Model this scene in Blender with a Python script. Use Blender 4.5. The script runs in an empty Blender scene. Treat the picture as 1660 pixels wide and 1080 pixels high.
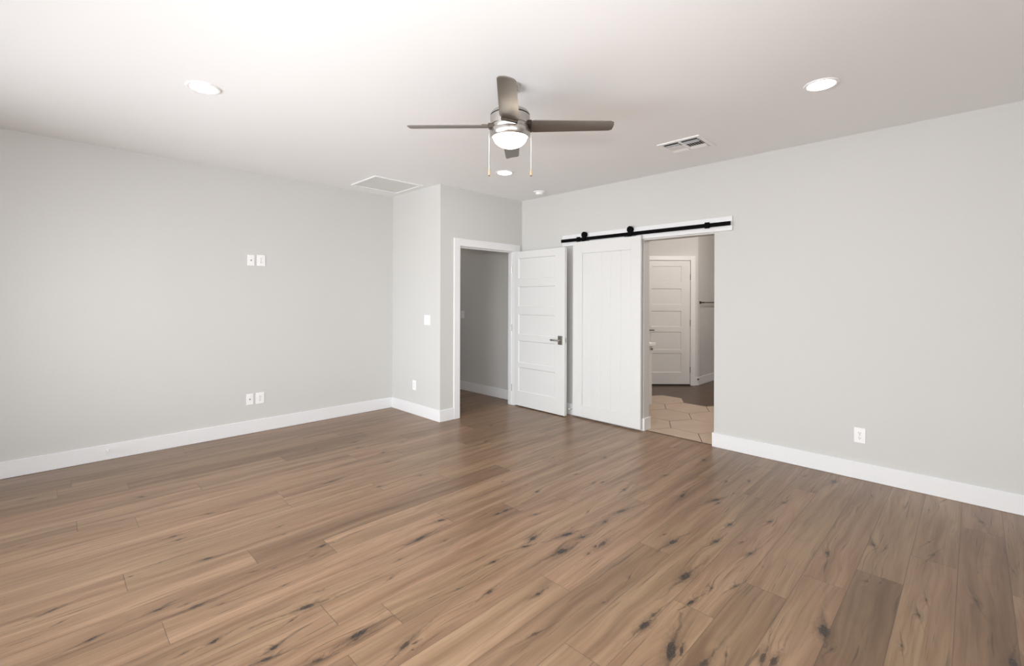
import bpy, bmesh, math, random
import numpy as np
from mathutils import Vector, Matrix

# ------------------------------------------------------------------ camera, sky, exposure
C = bpy.context.scene.collection
sc = bpy.context.scene
W_PX = 1660.0
F_PX, YAW, ROLL, Y_HORIZON, EYE = 753.5157, math.radians(44.8929), math.radians(0.1527), 484.1715, 1.422
cam_data = bpy.data.cameras.new('camera')
cam_data.sensor_width = 36.0
cam_data.lens = F_PX / W_PX * 36.0
cam_data.shift_y = (Y_HORIZON - 540.0) / W_PX          # level camera with the lens shifted, as in the photo
cam_data.clip_start = 0.02
cam = bpy.data.objects.new('camera', cam_data)
C.objects.link(cam)
cam.matrix_world = (Matrix.Translation((0, 0, EYE)) @ Matrix.Rotation(YAW - math.pi / 2, 4, 'Z')
                    @ Matrix.Rotation(math.pi / 2, 4, 'X') @ Matrix.Rotation(ROLL, 4, 'Z'))
sc.camera = cam

sc.view_settings.view_transform = 'Standard'
sc.view_settings.look = 'None'
sc.view_settings.gamma = 1.0
sc.view_settings.use_curve_mapping = False
sc.view_settings.exposure = 0.60
sc.cycles.diffuse_bounces = 8
sc.cycles.max_bounces = 14
sc.cycles.transparent_max_bounces = 12
sc.cycles.caustics_reflective = False
sc.cycles.caustics_refractive = False
sc.cycles.sample_clamp_indirect = 6.0

SKY = 11.0          # daylight outside the windows
CAN = 18.0          # ceiling lamps
GLOBE = 5.0        # lamp under the fan
FLASH = 72.0       # the photographer's flash (its faint blade shadows show on the ceiling)

world = bpy.data.worlds.new('sky')
sc.world = world
world.use_nodes = True
nt = world.node_tree
bg = nt.nodes['Background']
# pale bright sky above, sunlit ground below the horizon
_n, _l = nt.nodes, nt.links
_tc = _n.new('ShaderNodeTexCoord'); _sp = _n.new('ShaderNodeSeparateXYZ'); _rp = _n.new('ShaderNodeValToRGB')
_mr = _n.new('ShaderNodeMapRange'); _mr.inputs['From Min'].default_value = -1; _mr.inputs['From Max'].default_value = 1
_l.new(_tc.outputs['Generated'], _sp.inputs[0]); _l.new(_sp.outputs['Z'], _mr.inputs['Value']); _l.new(_mr.outputs[0], _rp.inputs['Fac'])
_e = _rp.color_ramp.elements
_e[0].position = 0.485; _e[0].color = (0.63, 0.64, 0.66, 1)
_e[1].position = 0.515; _e[1].color = (0.74, 0.77, 0.80, 1)
_l.new(_rp.outputs['Color'], bg.inputs['Color'])
bg.inputs['Strength'].default_value = SKY

# room measurements (metres; camera stands over the origin)
H = 2.74
YL, XJ, YD, XR = 5.394, 3.2015, 4.3535, 4.5577
XW, YS = -1.55, -1.75                       # the two walls behind the camera
WT = 0.115
BB_T, BB_H = 0.015, 0.134
WIN_W = (0.55, 4.55, 0.42, 2.28)            # west window: y0, y1, z0, z1
WIN_S = (-1.20, 1.20, 0.80, 2.15)           # south window: x0, x1, z0, z1
OP_Y0, OP_Y1, OP_Z = 1.784, 2.530, 2.054    # opening behind the barn door
DR_X0, DR_X1, DR_Z = 3.485, 4.412, 2.045    # hall doorway (clear)

def portal(name, loc, rot, sx, sy):
    d = bpy.data.lights.new(name, 'AREA')
    d.shape = 'RECTANGLE'; d.size = sx; d.size_y = sy
    d.cycles.is_portal = True
    o = bpy.data.objects.new(name, d); C.objects.link(o)
    o.location = loc; o.rotation_euler = rot
    return o
portal('daylight_west', (XW - 0.13, (WIN_W[0] + WIN_W[1]) / 2, (WIN_W[2] + WIN_W[3]) / 2), (0, -math.pi / 2, 0),
       WIN_W[3] - WIN_W[2], WIN_W[1] - WIN_W[0])
portal('daylight_south', ((WIN_S[0] + WIN_S[1]) / 2, YS - 0.13, (WIN_S[2] + WIN_S[3]) / 2), (math.pi / 2, 0, 0),
       WIN_S[1] - WIN_S[0], WIN_S[3] - WIN_S[2])

def lamp(name, loc, power, radius, color=(1, 1, 1)):
    d = bpy.data.lights.new(name, 'POINT')
    d.energy = power; d.shadow_soft_size = radius; d.color = color
    o = bpy.data.objects.new(name, d); C.objects.link(o); o.location = loc
    return o
lamp('flash', (-0.05, -0.05, 1.74), FLASH, 0.035)

# ------------------------------------------------------------------ helpers
class MB:
    """collects shapes; build() links them as ONE mesh object"""
    def __init__(self):
        self.bm = bmesh.new()
    def _merge(self, b):
        me = bpy.data.meshes.new('tmp'); b.to_mesh(me); b.free()
        self.bm.from_mesh(me); bpy.data.meshes.remove(me)
    def box(self, x0, x1, y0, y1, z0, z1, bevel=0.0, seg=2):
        b = bmesh.new()
        bmesh.ops.create_cube(b, size=1)
        sx, sy, sz = x1 - x0, y1 - y0, z1 - z0
        for v in b.verts:
            v.co = Vector((x0 + (v.co.x + .5) * sx, y0 + (v.co.y + .5) * sy, z0 + (v.co.z + .5) * sz))
        if bevel:
            bmesh.ops.bevel(b, geom=b.edges[:], offset=bevel, segments=seg, affect='EDGES', profile=0.6)
        self._merge(b); return self
    def lathe(self, prof, n=48, center=(0, 0, 0), axis='Z'):
        """prof: (radius, height) pairs turned about an axis"""
        b = bmesh.new(); rings = []
        for r, h in prof:
            ring = []
            for i in range(n if r > 1e-6 else 1):
                a = 2 * math.pi * i / n
                p = (r * math.cos(a), r * math.sin(a), h)
                if axis == 'Y': p = (p[0], p[2], p[1])
                if axis == 'X': p = (p[2], p[0], p[1])
                ring.append(b.verts.new(Vector(p) + Vector(center)))
            rings.append(ring)
        for A, B in zip(rings, rings[1:]):
            if len(A) == 1 and len(B) == 1: continue
            for i in range(n):
                j = (i + 1) % n
                if len(A) == 1: b.faces.new((A[0], B[i], B[j]))
                elif len(B) == 1: b.faces.new((A[i], B[0], A[j]))
                else: b.faces.new((A[i], B[i], B[j], A[j]))
        bmesh.ops.recalc_face_normals(b, faces=b.faces[:])
        self._merge(b); return self
    def tube(self, pts, r, n=10):
        b = bmesh.new(); rings = []
        pts = [Vector(p) for p in pts]
        for k, p in enumerate(pts):
            d = (pts[min(k + 1, len(pts) - 1)] - pts[max(k - 1, 0)]).normalized()
            u = d.orthogonal().normalized() if k == 0 else (u - d * u.dot(d)).normalized()
            v = d.cross(u)
            rr = r[k] if isinstance(r, (list, tuple)) else r
            rings.append([b.verts.new(p + (u * math.cos(2 * math.pi * i / n) + v * math.sin(2 * math.pi * i / n)) * rr) for i in range(n)])
        for A, B in zip(rings, rings[1:]):
            for i in range(n):
                b.faces.new((A[i], A[(i + 1) % n], B[(i + 1) % n], B[i]))
        b.faces.new(rings[0][::-1]); b.faces.new(rings[-1])
        bmesh.ops.recalc_face_normals(b, faces=b.faces[:])
        self._merge(b); return self
    def poly(self, loop, z0, z1):
        """prism over a closed xy loop"""
        b = bmesh.new()
        lo = [b.verts.new((x, y, z0)) for x, y in loop]; hi = [b.verts.new((x, y, z1)) for x, y in loop]
        n = len(loop)
        b.faces.new(lo[::-1]); b.faces.new(hi)
        for i in range(n): b.faces.new((lo[i], lo[(i + 1) % n], hi[(i + 1) % n], hi[i]))
        bmesh.ops.recalc_face_normals(b, faces=b.faces[:])
        self._merge(b); return self
    def add(self, b):
        self._merge(b); return self
    def xf(self, m):
        self.bm.transform(m); return self
    def build(self, name, mat, parent=None, smooth=False, angle=35):
        me = bpy.data.meshes.new(name)
        self.bm.to_mesh(me); self.bm.free()
        if smooth:
            me.polygons.foreach_set('use_smooth', [True] * len(me.polygons))
            me.set_sharp_from_angle(angle=math.radians(angle))
        o = bpy.data.objects.new(name, me); C.objects.link(o)
        me.materials.append(mat)
        if parent: o.parent = parent
        return o

def tag(o, label=None, cat=None, group=None, kind=None):
    if label: o['label'] = label
    if cat: o['category'] = cat
    if group: o['group'] = group
    if kind: o['kind'] = kind
    return o
def thing(name, label, cat, loc=(0, 0, 0), rz=0.0, group=None, kind=None):
    o = bpy.data.objects.new(name, None); C.objects.link(o)
    o.empty_display_size = 0.1
    o.location = loc; o.rotation_euler = (0, 0, rz)
    return tag(o, label, cat, group, kind)
def dup(root, loc, rz, label, group=None):
    r = root.copy(); C.objects.link(r); r.location = loc; r.rotation_euler = (0, 0, rz)
    r['label'] = label
    if group: r['group'] = group
    for ch in list(root.children):
        c = ch.copy(); C.objects.link(c); c.parent = r
        for g in list(ch.children):
            d = g.copy(); C.objects.link(d); d.parent = c
    return r

# ------------------------------------------------------------------ materials
def mat(name, color, rough=0.5, metal=0.0, spec=0.5, bump=None, emit=None):
    m = bpy.data.materials.new(name); m.use_nodes = True
    n = m.node_tree.nodes; l = m.node_tree.links
    p = n['Principled BSDF']
    p.inputs['Base Color'].default_value = (*color, 1)
    p.inputs['Roughness'].default_value = rough
    p.inputs['Metallic'].default_value = metal
    p.inputs['Specular IOR Level'].default_value = spec
    tc = n.new('ShaderNodeTexCoord')
    nz = n.new('ShaderNodeTexNoise')
    nz.inputs['Scale'].default_value = bump[0] if bump else 60
    nz.inputs['Detail'].default_value = 3
    l.new(tc.outputs['Object'], nz.inputs['Vector'])
    mx = n.new('ShaderNodeMix'); mx.data_type = 'RGBA'          # faint tonal unevenness of the coat
    l.new(nz.outputs['Fac'], mx.inputs['Factor'])
    mx.inputs['A'].default_value = (*[c * 0.985 for c in color], 1)
    mx.inputs['B'].default_value = (*[min(1, c * 1.015) for c in color], 1)
    l.new(mx.outputs['Result'], p.inputs['Base Color'])
    if bump:
        b = n.new('ShaderNodeBump'); b.inputs['Strength'].default_value = bump[1]; b.inputs['Distance'].default_value = 0.001
        l.new(nz.outputs['Fac'], b.inputs['Height']); l.new(b.outputs['Normal'], p.inputs['Normal'])
    if emit:
        p.inputs['Emission Color'].default_value = (*emit[0], 1)
        p.inputs['Emission Strength'].default_value = emit[1]
    return m

M = {}
M['wall'] = mat('wall_paint_light_grey', (0.608, 0.605, 0.588), 0.75, bump=(140, 0.12))
M['ceil'] = mat('ceiling_paint_white', (0.89, 0.90, 0.905), 0.85, bump=(120, 0.12))
M['trim'] = mat('trim_paint_white', (0.79, 0.795, 0.805), 0.38)
M['door'] = mat('door_paint_white', (0.72, 0.725, 0.715), 0.40)
M['plastic'] = mat('white_plastic', (0.88, 0.88, 0.885), 0.35)
M['slot'] = mat('dark_slot', (0.03, 0.03, 0.03), 0.6)
M['black'] = mat('black_powder_coat', (0.003, 0.003, 0.003), 0.8, spec=0.08)
M['nickel'] = mat('brushed_nickel', (0.52, 0.50, 0.475), 0.26, metal=1.0, bump=(300, 0.15))
M['dark_nickel'] = mat('dark_satin_nickel', (0.30, 0.27, 0.24), 0.35, metal=1.0)
M['blade'] = mat('satin_taupe_blade', (0.19, 0.165, 0.143), 0.30, metal=0.6)
M['bronze'] = mat('dark_bronze', (0.06, 0.045, 0.035), 0.4, metal=0.8)
M['chain'] = mat('pale_bead_chain', (0.80, 0.79, 0.75), 0.4, metal=0.2)
M['pull'] = mat('pale_wood_pull', (0.62, 0.40, 0.22), 0.5)
M['cap'] = mat('dark_wood_tip', (0.16, 0.09, 0.06), 0.5)
M['panelgrey'] = mat('panel_paint_pale_grey', (0.74, 0.75, 0.74), 0.8)
M['grout'] = mat('dark_grout', (0.13, 0.095, 0.07), 0.9)
M['rubber'] = mat('white_rubber', (0.8, 0.8, 0.79), 0.6)
M['lens'] = mat('lit_lens', (0.9, 0.9, 0.9), 0.4, emit=((1.0, 0.985, 0.96), CAN))
M['globe'] = mat('lit_frosted_glass', (0.9, 0.88, 0.84), 0.3, emit=((1.0, 0.88, 0.70), GLOBE))

def tile_mat():
    m = mat('beige_matte_tile', (0.42, 0.31, 0.225), 0.35)
    n = m.node_tree.nodes; l = m.node_tree.links; p = n['Principled BSDF']
    tc = n.new('ShaderNodeTexCoord'); nz = n.new('ShaderNodeTexNoise')
    nz.inputs['Scale'].default_value = 5; nz.inputs['Detail'].default_value = 6
    l.new(tc.outputs['Object'], nz.inputs['Vector'])
    r = n.new('ShaderNodeValToRGB')
    r.color_ramp.elements[0].position = 0.3; r.color_ramp.elements[0].color = (0.43, 0.328, 0.240, 1)
    r.color_ramp.elements[1].position = 0.72; r.color_ramp.elements[1].color = (0.50, 0.385, 0.288, 1)
    l.new(nz.outputs['Fac'], r.inputs['Fac']); l.new(r.outputs['Color'], p.inputs['Base Color'])
    return m
M['tile'] = tile_mat()

def glass_mat():
    m = bpy.data.materials.new('window_glass'); m.use_nodes = True
    n = m.node_tree.nodes; l = m.node_tree.links
    n.remove(n['Principled BSDF'])
    t = n.new('ShaderNodeBsdfTransparent'); g = n.new('ShaderNodeBsdfGlossy'); g.inputs['Roughness'].default_value = 0.0
    f = n.new('ShaderNodeFresnel'); f.inputs['IOR'].default_value = 1.45
    x = n.new('ShaderNodeMixShader')
    l.new(f.outputs['Fac'], x.inputs['Fac']); l.new(t.outputs[0], x.inputs[1]); l.new(g.outputs[0], x.inputs[2])
    l.new(x.outputs[0], n['Material Output'].inputs['Surface'])
    return m
M['glass'] = glass_mat()

def wood_mat(name, WOOD_L, WOOD_M, WOOD_D):
    """planks run along X; the plank's tone, seed and start and the knots come from the mesh, the grain from noise"""
    m = bpy.data.materials.new(name); m.use_nodes = True
    n = m.node_tree.nodes; l = m.node_tree.links; p = n['Principled BSDF']
    def N(t, **k):
        x = n.new(t)
        for a, v in k.items(): setattr(x, a, v)
        return x
    def inp(node, i, v):
        if hasattr(v, 'is_output') or hasattr(v, 'links'): l.new(v, node.inputs[i])
        else: node.inputs[i].default_value = v
    def mth(op, a, b=0.0, c=0.0, clamp=False):
        x = N('ShaderNodeMath', operation=op, use_clamp=clamp)
        inp(x, 0, a); inp(x, 1, b); inp(x, 2, c)
        return x.outputs[0]
    def attr(name): return N('ShaderNodeAttribute', attribute_name=name).outputs['Fac']
    def xyz(a, b, c):
        x = N('ShaderNodeCombineXYZ'); inp(x, 0, a); inp(x, 1, b); inp(x, 2, c); return x.outputs[0]
    def noise(v, scale, detail=4, rough=0.55, dist=0.0):
        x = N('ShaderNodeTexNoise'); l.new(v, x.inputs['Vector'])
        x.inputs['Scale'].default_value = scale; x.inputs['Detail'].default_value = detail
        x.inputs['Roughness'].default_value = rough; x.inputs['Distortion'].default_value = dist
        return x.outputs['Fac']
    def ramp(f, stops):
        x = N('ShaderNodeValToRGB'); l.new(f, x.inputs['Fac']); e = x.color_ramp.elements
        while len(e) < len(stops): e.new(0.5)
        for q, (pos, col) in zip(e, stops): q.position = pos; q.color = (*col, 1)
        return x.outputs['Color']
    def mix(f, a, b, mode='MIX'):
        x = N('ShaderNodeMix', data_type='RGBA', blend_type=mode)
        inp(x, 'Factor', f)
        for k, v in (('A', a), ('B', b)):
            if hasattr(v, 'links'): l.new(v, x.inputs[k])
            else: x.inputs[k].default_value = (*v, 1)
        return x.outputs['Result']
    def sstep(v, a, b):
        x = N('ShaderNodeMapRange', interpolation_type='SMOOTHSTEP')
        inp(x, 'Value', v); x.inputs['From Min'].default_value = a; x.inputs['From Max'].default_value = b
        return x.outputs[0]
    pos = N('ShaderNodeSeparateXYZ'); l.new(N('ShaderNodeNewGeometry').outputs['Position'], pos.inputs[0])
    X, Y = pos.outputs[0], pos.outputs[1]
    tone, seed, along = attr('tone'), attr('seed'), attr('along')
    kp = N('ShaderNodeSeparateXYZ'); l.new(N('ShaderNodeAttribute', attribute_name='knotpos').outputs['Vector'], kp.inputs[0])
    kx2 = mth('MULTIPLY', kp.outputs[0], kp.outputs[0]); ky2 = mth('MULTIPLY', kp.outputs[1], kp.outputs[1]); kst = mth('MINIMUM', kp.outputs[2], 1.2)
    knot = mth('MULTIPLY', kst, mth('EXPONENT', mth('MULTIPLY', mth('ADD', kx2, ky2), -0.75)))
    halo = mth('MULTIPLY', mth('MULTIPLY', kst, 0.85), mth('EXPONENT', mth('SUBTRACT', mth('MULTIPLY', kx2, -0.10), mth('MULTIPLY', ky2, 0.16))))
    sx = mth('MULTIPLY_ADD', seed, 37.0, X); sy = mth('MULTIPLY_ADD', seed, 11.0, Y)
    # slow wander of the grain, bent round each knot
    wob = noise(xyz(mth('MULTIPLY', sx, 1.3), mth('MULTIPLY', sy, 3.0), seed), 1.0, 2)
    gy = mth('ADD', mth('MULTIPLY_ADD', wob, 0.09, sy), mth('MULTIPLY', halo, 0.035))
    broad = noise(xyz(mth('MULTIPLY', sx, 0.9), mth('MULTIPLY', gy, 16.0), seed), 1.0, 3, 0.5)
    streak = noise(xyz(mth('MULTIPLY', sx, 2.2), mth('MULTIPLY', gy, 75.0), seed), 1.0, 4, 0.6)
    fibre = noise(xyz(mth('MULTIPLY', sx, 9.0), mth('MULTIPLY', gy, 420.0), seed), 1.0, 2, 0.6)
    # cathedral rings: contour lines of a slow field
    fld = noise(xyz(mth('MULTIPLY', sx, 0.55), mth('MULTIPLY', gy, 5.0), mth('ADD', seed, 3.3)), 1.0, 1, 0.4)
    ring = mth('PINGPONG', mth('ADD', mth('MULTIPLY', fld, 13.0), mth('MULTIPLY', halo, 2.2)), 0.5)
    ring = mth('POWER', mth('MULTIPLY', ring, 2.0), 3.0)
    col = ramp(broad, [(0.25, WOOD_D), (0.5, WOOD_M), (0.73, WOOD_L)])
    col = mix(mth('MULTIPLY', sstep(streak, 0.42, 0.70), 0.42), col, WOOD_D)
    col = mix(mth('MULTIPLY', ring, 0.22), col, WOOD_D)
    col = mix(mth('MULTIPLY', sstep(fibre, 0.45, 0.75), 0.13), col, WOOD_L)
    # greyish and reddish drift between boards
    hue = noise(xyz(mth('MULTIPLY', sx, 0.5), mth('MULTIPLY', sy, 2.0), mth('ADD', seed, 9.1)), 1.0, 1)
    col = mix(0.35, col, ramp(hue, [(0.3, (0.47, 0.52, 0.47)), (0.5, (0.5, 0.5, 0.5)), (0.7, (0.55, 0.49, 0.49))]), 'OVERLAY')
    # each board's own tone
    col = mix(mth('MAXIMUM', mth('MULTIPLY', tone, -1.0), 0.0), col, mix(1.0, col, (0.50, 0.46, 0.43), 'MULTIPLY'))
    col = mix(mth('MAXIMUM', tone, 0.0), col, mix(1.0, col, (1.22, 1.24, 1.25), 'MULTIPLY'))
    # hairline checks along the grain
    crack = noise(xyz(mth('MULTIPLY', sx, 3.1), mth('MULTIPLY', gy, 95.0), mth('ADD', seed, 5.7)), 1.0, 2, 0.5)
    where = noise(xyz(mth('MULTIPLY', sx, 1.2), mth('MULTIPLY', gy, 9.0), mth('ADD', seed, 8.7)), 1.0, 1)
    ck = mth('MULTIPLY', sstep(crack, 0.61, 0.69), sstep(where, 0.44, 0.58))
    col = mix(mth('MULTIPLY', ck, 0.62), col, (0.055, 0.036, 0.024))
    # small random pin knots
    vo = N('ShaderNodeTexVoronoi', feature='F1'); vo.inputs['Scale'].default_value = 1.0
    l.new(xyz(mth('MULTIPLY', sx, 2.6), mth('MULTIPLY', gy, 6.5), 0.0), vo.inputs['Vector'])
    vs = N('ShaderNodeSeparateColor'); l.new(vo.outputs['Color'], vs.inputs[0])
    pin = mth('MULTIPLY', mth('SUBTRACT', 1.0, sstep(mth('ADD', vo.outputs['Distance'], mth('MULTIPLY', streak, 0.04)), 0.035, 0.085)),
              sstep(vs.outputs[0], 0.45, 0.6))
    col = mix(mth('MULTIPLY', pin, 0.75), col, (0.07, 0.045, 0.03))
    # the big knots: soft brown collar, ragged heart, a dark check running out along the grain
    rag = noise(xyz(mth('MULTIPLY', X, 38.0), mth('MULTIPLY', Y, 95.0), 0.0), 1.0, 5, 0.7)
    rag2 = noise(xyz(mth('MULTIPLY', X, 90.0), mth('MULTIPLY', Y, 170.0), 2.0), 1.0, 4, 0.65)
    kk = mth('ADD', knot, mth('MULTIPLY', mth('SUBTRACT', rag, 0.5), 1.15))
    collar = mth('MULTIPLY', mth('ADD', halo, mth('MULTIPLY', mth('SUBTRACT', rag, 0.5), 1.0)), sstep(halo, 0.04, 0.35))
    col = mix(mth('MULTIPLY', sstep(collar, 0.15, 0.95), 0.66), col, (0.085, 0.050, 0.030))
    wav = mth('ADD', kp.outputs[1], mth('MULTIPLY', mth('SUBTRACT', noise(xyz(mth('MULTIPLY', X, 7.0), mth('MULTIPLY', Y, 4.0), 1.0), 1.0, 3), 0.5), 3.2))
    tail = mth('MULTIPLY', mth('EXPONENT', mth('MULTIPLY', mth('MULTIPLY', wav, wav), -7.0)), mth('EXPONENT', mth('MULTIPLY', kx2, -0.022)))
    tail = mth('MULTIPLY', tail, sstep(mth('ADD', rag, mth('MULTIPLY', wob, 0.4)), 0.50, 0.74))
    col = mix(mth('MULTIPLY', tail, 0.66), col, (0.045, 0.029, 0.019))
    heart = mix(sstep(rag2, 0.46, 0.70), (0.017, 0.013, 0.011), (0.095, 0.072, 0.056))
    heart = mix(sstep(kst, 0.72, 0.95), (0.075, 0.044, 0.027), heart)
    col = mix(mth('MULTIPLY', sstep(kk, 0.32, 0.68), 0.92), col, heart)
    # joints: long edges every PLANK_W, butt ends where 'along' is small
    v = mth('DIVIDE', mth('SUBTRACT', Y, PLANK_Y0), PLANK_W)
    fr = mth('FRACT', mth('ADD', v, 200.0))
    ed = mth('MULTIPLY', mth('MINIMUM', fr, mth('SUBTRACT', 1.0, fr)), PLANK_W)
    ed = mth('MINIMUM', ed, along)
    g = mth('SUBTRACT', 1.0, sstep(ed, 0.0006, 0.0022))
    col = mix(mth('MULTIPLY', g, 0.62), col, (0.06, 0.04, 0.028))
    l.new(col, p.inputs['Base Color'])
    l.new(mth('ADD', WOOD_ROUGH, mth('MULTIPLY', streak, 0.14)), p.inputs['Roughness'])
    p.inputs['Specular IOR Level'].default_value = 0.42
    b = N('ShaderNodeBump'); b.inputs['Strength'].default_value = 0.22; b.inputs['Distance'].default_value = 0.0012
    l.new(mth('SUBTRACT', mth('MULTIPLY', streak, 0.35), mth('ADD', g, mth('MULTIPLY', sstep(kk, 0.3, 0.6), 0.5))), b.inputs['Height'])
    l.new(b.outputs['Normal'], p.inputs['Normal'])
    return m
PLANK_W, PLANK_Y0 = 0.1895, 0.2505
WOOD_ROUGH = 0.27
M['wood'] = wood_mat('knotty_oak_planks', (0.315, 0.204, 0.126), (0.240, 0.149, 0.089), (0.142, 0.081, 0.046))
M['darkwood'] = wood_mat('dark_brown_planks', (0.115, 0.066, 0.036), (0.085, 0.047, 0.025), (0.05, 0.027, 0.014))  # same plank shader in a darker brown, for the side room

# ------------------------------------------------------------------ floor: planks with knots where the photo shows them
KNOTS = [(0.027, 2.968, 2), (0.047, 2.832, 1), (0.366, 2.631, 2), (0.498, 2.541, 3), (0.462, 2.59, 1), (0.139, 2.602, 2), (0.495, 2.228, 2), (0.391, 2.238, 1), (0.31, 3.045, 1), (0.54, 3.378, 2), (0.559, 3.309, 2), (0.625, 2.961, 2), (-0.086, 3.845, 1), (0.438, 3.096, 1), (0.577, 2.475, 1), (1.125, 2.65, 2), (1.183, 2.641, 1), (1.039, 2.583, 1), (1.569, 2.326, 3), (1.364, 2.217, 1), (0.853, 2.176, 4), (0.936, 2.252, 1), (0.765, 2.652, 1), (0.769, 2.132, 1), (0.94, 1.845, 3), (0.915, 1.824, 2), (1.044, 1.652, 3), (1.05, 1.608, 1), (1.076, 1.634, 1), (0.658, 2.017, 2), (0.617, 1.972, 2), (0.755, 1.826, 2), (1.52, 1.665, 2), (1.71, 1.84, 2), (1.653, 2.203, 1), (0.837, 2.419, 1), (1.243, 2.101, 1), (1.429, 1.789, 1), (2.043, 1.855, 3), (1.947, 1.824, 2), (2.22, 1.74, 3), (2.265, 1.654, 2), (2.054, 1.644, 4), (2.593, 1.249, 4), (2.635, 1.328, 1), (2.777, 1.076, 3), (2.316, 1.049, 4), (1.678, 1.487, 2), (1.467, 1.32, 2), (1.788, 0.868, 5), (1.821, 0.839, 2), (1.845, 1.017, 3), (1.933, 1.023, 2), (2.412, 0.838, 2), (2.284, 1.528, 3), (2.231, 1.542, 2), (2.871, 0.964, 1), (2.78, 0.887, 2), (2.102, 1.246, 1), (1.846, 1.23, 1), (1.807, 0.746, 3), (1.916, 0.7, 1), (2.313, 0.916, 1), (2.137, 0.941, 2), (2.139, 1.524, 1), (2.36, 0.456, 4), (2.013, 0.594, 3), (2.02, 0.556, 3), (3.094, 0.584, 2), (3.492, 0.162, 2), (3.394, 0.415, 2), (3.391, 0.361, 1), (2.779, 0.176, 1), (2.944, 0.162, 1), (3.106, -0.005, 2), (2.96, 0.334, 1), (2.925, 0.384, 1), (2.481, 0.21, 1), (2.257, 0.41, 1), (3.66, 0.189, 1), (2.678, -0.109, 3), (3.585, -0.145, 1), (-0.073, 4.717, 2), (0.491, 4.201, 2), (0.025, 4.483, 1), (0.763, 3.57, 2), (0.345, 3.853, 1), (0.817, 4.598, 1), (0.792, 5.105, 1), (1.565, 3.53, 3), (2.102, 4.15, 2), (2.157, 4.336, 2), (1.797, 4.401, 2), (2.197, 3.859, 2), (2.099, 3.614, 2), (2.495, 4.003, 1), (2.125, 3.153, 2), (1.782, 3.183, 2), (1.787, 2.422, 2), (2.112, 2.231, 2), (3.072, 3.434, 2), (3.523, 3.836, 2), (1.936, 4.61, 1), (1.029, 3.061, 1), (3.037, 2.287, 2), (2.562, 2.284, 2), (2.99, 2.085, 2), (3.051, 2.042, 2), (3.047, 1.849, 2), (3.536, 2.348, 2), (3.25, 1.496, 3), (4.107, 1.694, 3), (3.348, 1.298, 3), (3.309, 1.266, 2), (3.525, 1.767, 2), (2.723, 1.676, 3), (2.557, 1.828, 1), (2.181, 2.226, 3), (2.282, 2.05, 2), (3.958, 2.168, 1), (3.206, 2.674, 1), (3.207, 2.584, 1), (2.522, 1.669, 2), (3.745, 1.372, 2), (3.046, 1.092, 2), (4.345, 0.777, 3), (4.226, 0.528, 1), (4.232, -0.029, 2), (4.487, 0.154, 1), (4.218, 0.218, 1), (3.651, 0.941, 2), (3.27, 0.926, 2), (3.885, 1.25, 2), (4.315, 0.967, 2), (3.329, 1.523, 1)]
# board ends read off the photo: row -> [(x of the end, tone of the board that starts there)]
ENDS = {
    0: [(-1.2, .1), (1.10, -.55), (3.022, .25)],
    -1: [(-0.9, 0), (1.35, .12), (3.405, .28)],
    -2: [(0.2, -.1), (2.35, -.28), (4.05, .05)],
    1: [(0.75, .18), (2.770, .22)],
    2: [(-0.2, .1), (0.55, -.32), (2.474, .16)],
    3: [(0.25, .25), (2.10, .12), (3.985, -.30)],
    4: [(-0.6, .05), (1.518, .35), (3.60, -.22)],
    5: [(0.4, -.12), (2.45, .10)],
    6: [(-0.3, .22), (1.80, .05), (3.70, -.15)],
    7: [(0.85, -.05), (2.95, .08)],
    9: [(-1.0, -.12), (0.908, .14), (2.6, .02)],
    12: [(-0.7, -.18), (1.157, .32), (3.1, .0)],
    13: [(-1.25, .2), (0.803, -.52), (2.72, .1)],
    14: [(-1.5, .1), (0.279, .16), (2.25, .08)],
    15: [(-0.3, .1), (1.766, .02), (3.7, -.1)],
    16: [(-0.8, .12), (1.181, .1), (3.1, .05)],
    17: [(-1.0, .26), (1.2, .18), (2.9, -.1)],
    18: [(-1.4, .3), (0.415, .32), (2.3, -.15)],
    20: [(-1.1, .38), (0.815, .12), (2.6, -.2)],
    21: [(-0.5, .3), (1.48, -.08)],
    22: [(-1.3, -.22), (0.438, -.50), (2.37, -.02)],
    24: [(-1.5, -.25), (0.148, -.15), (1.85, -.3)],
    25: [(-1.0, -.2), (0.9, -.3)],
}
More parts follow.
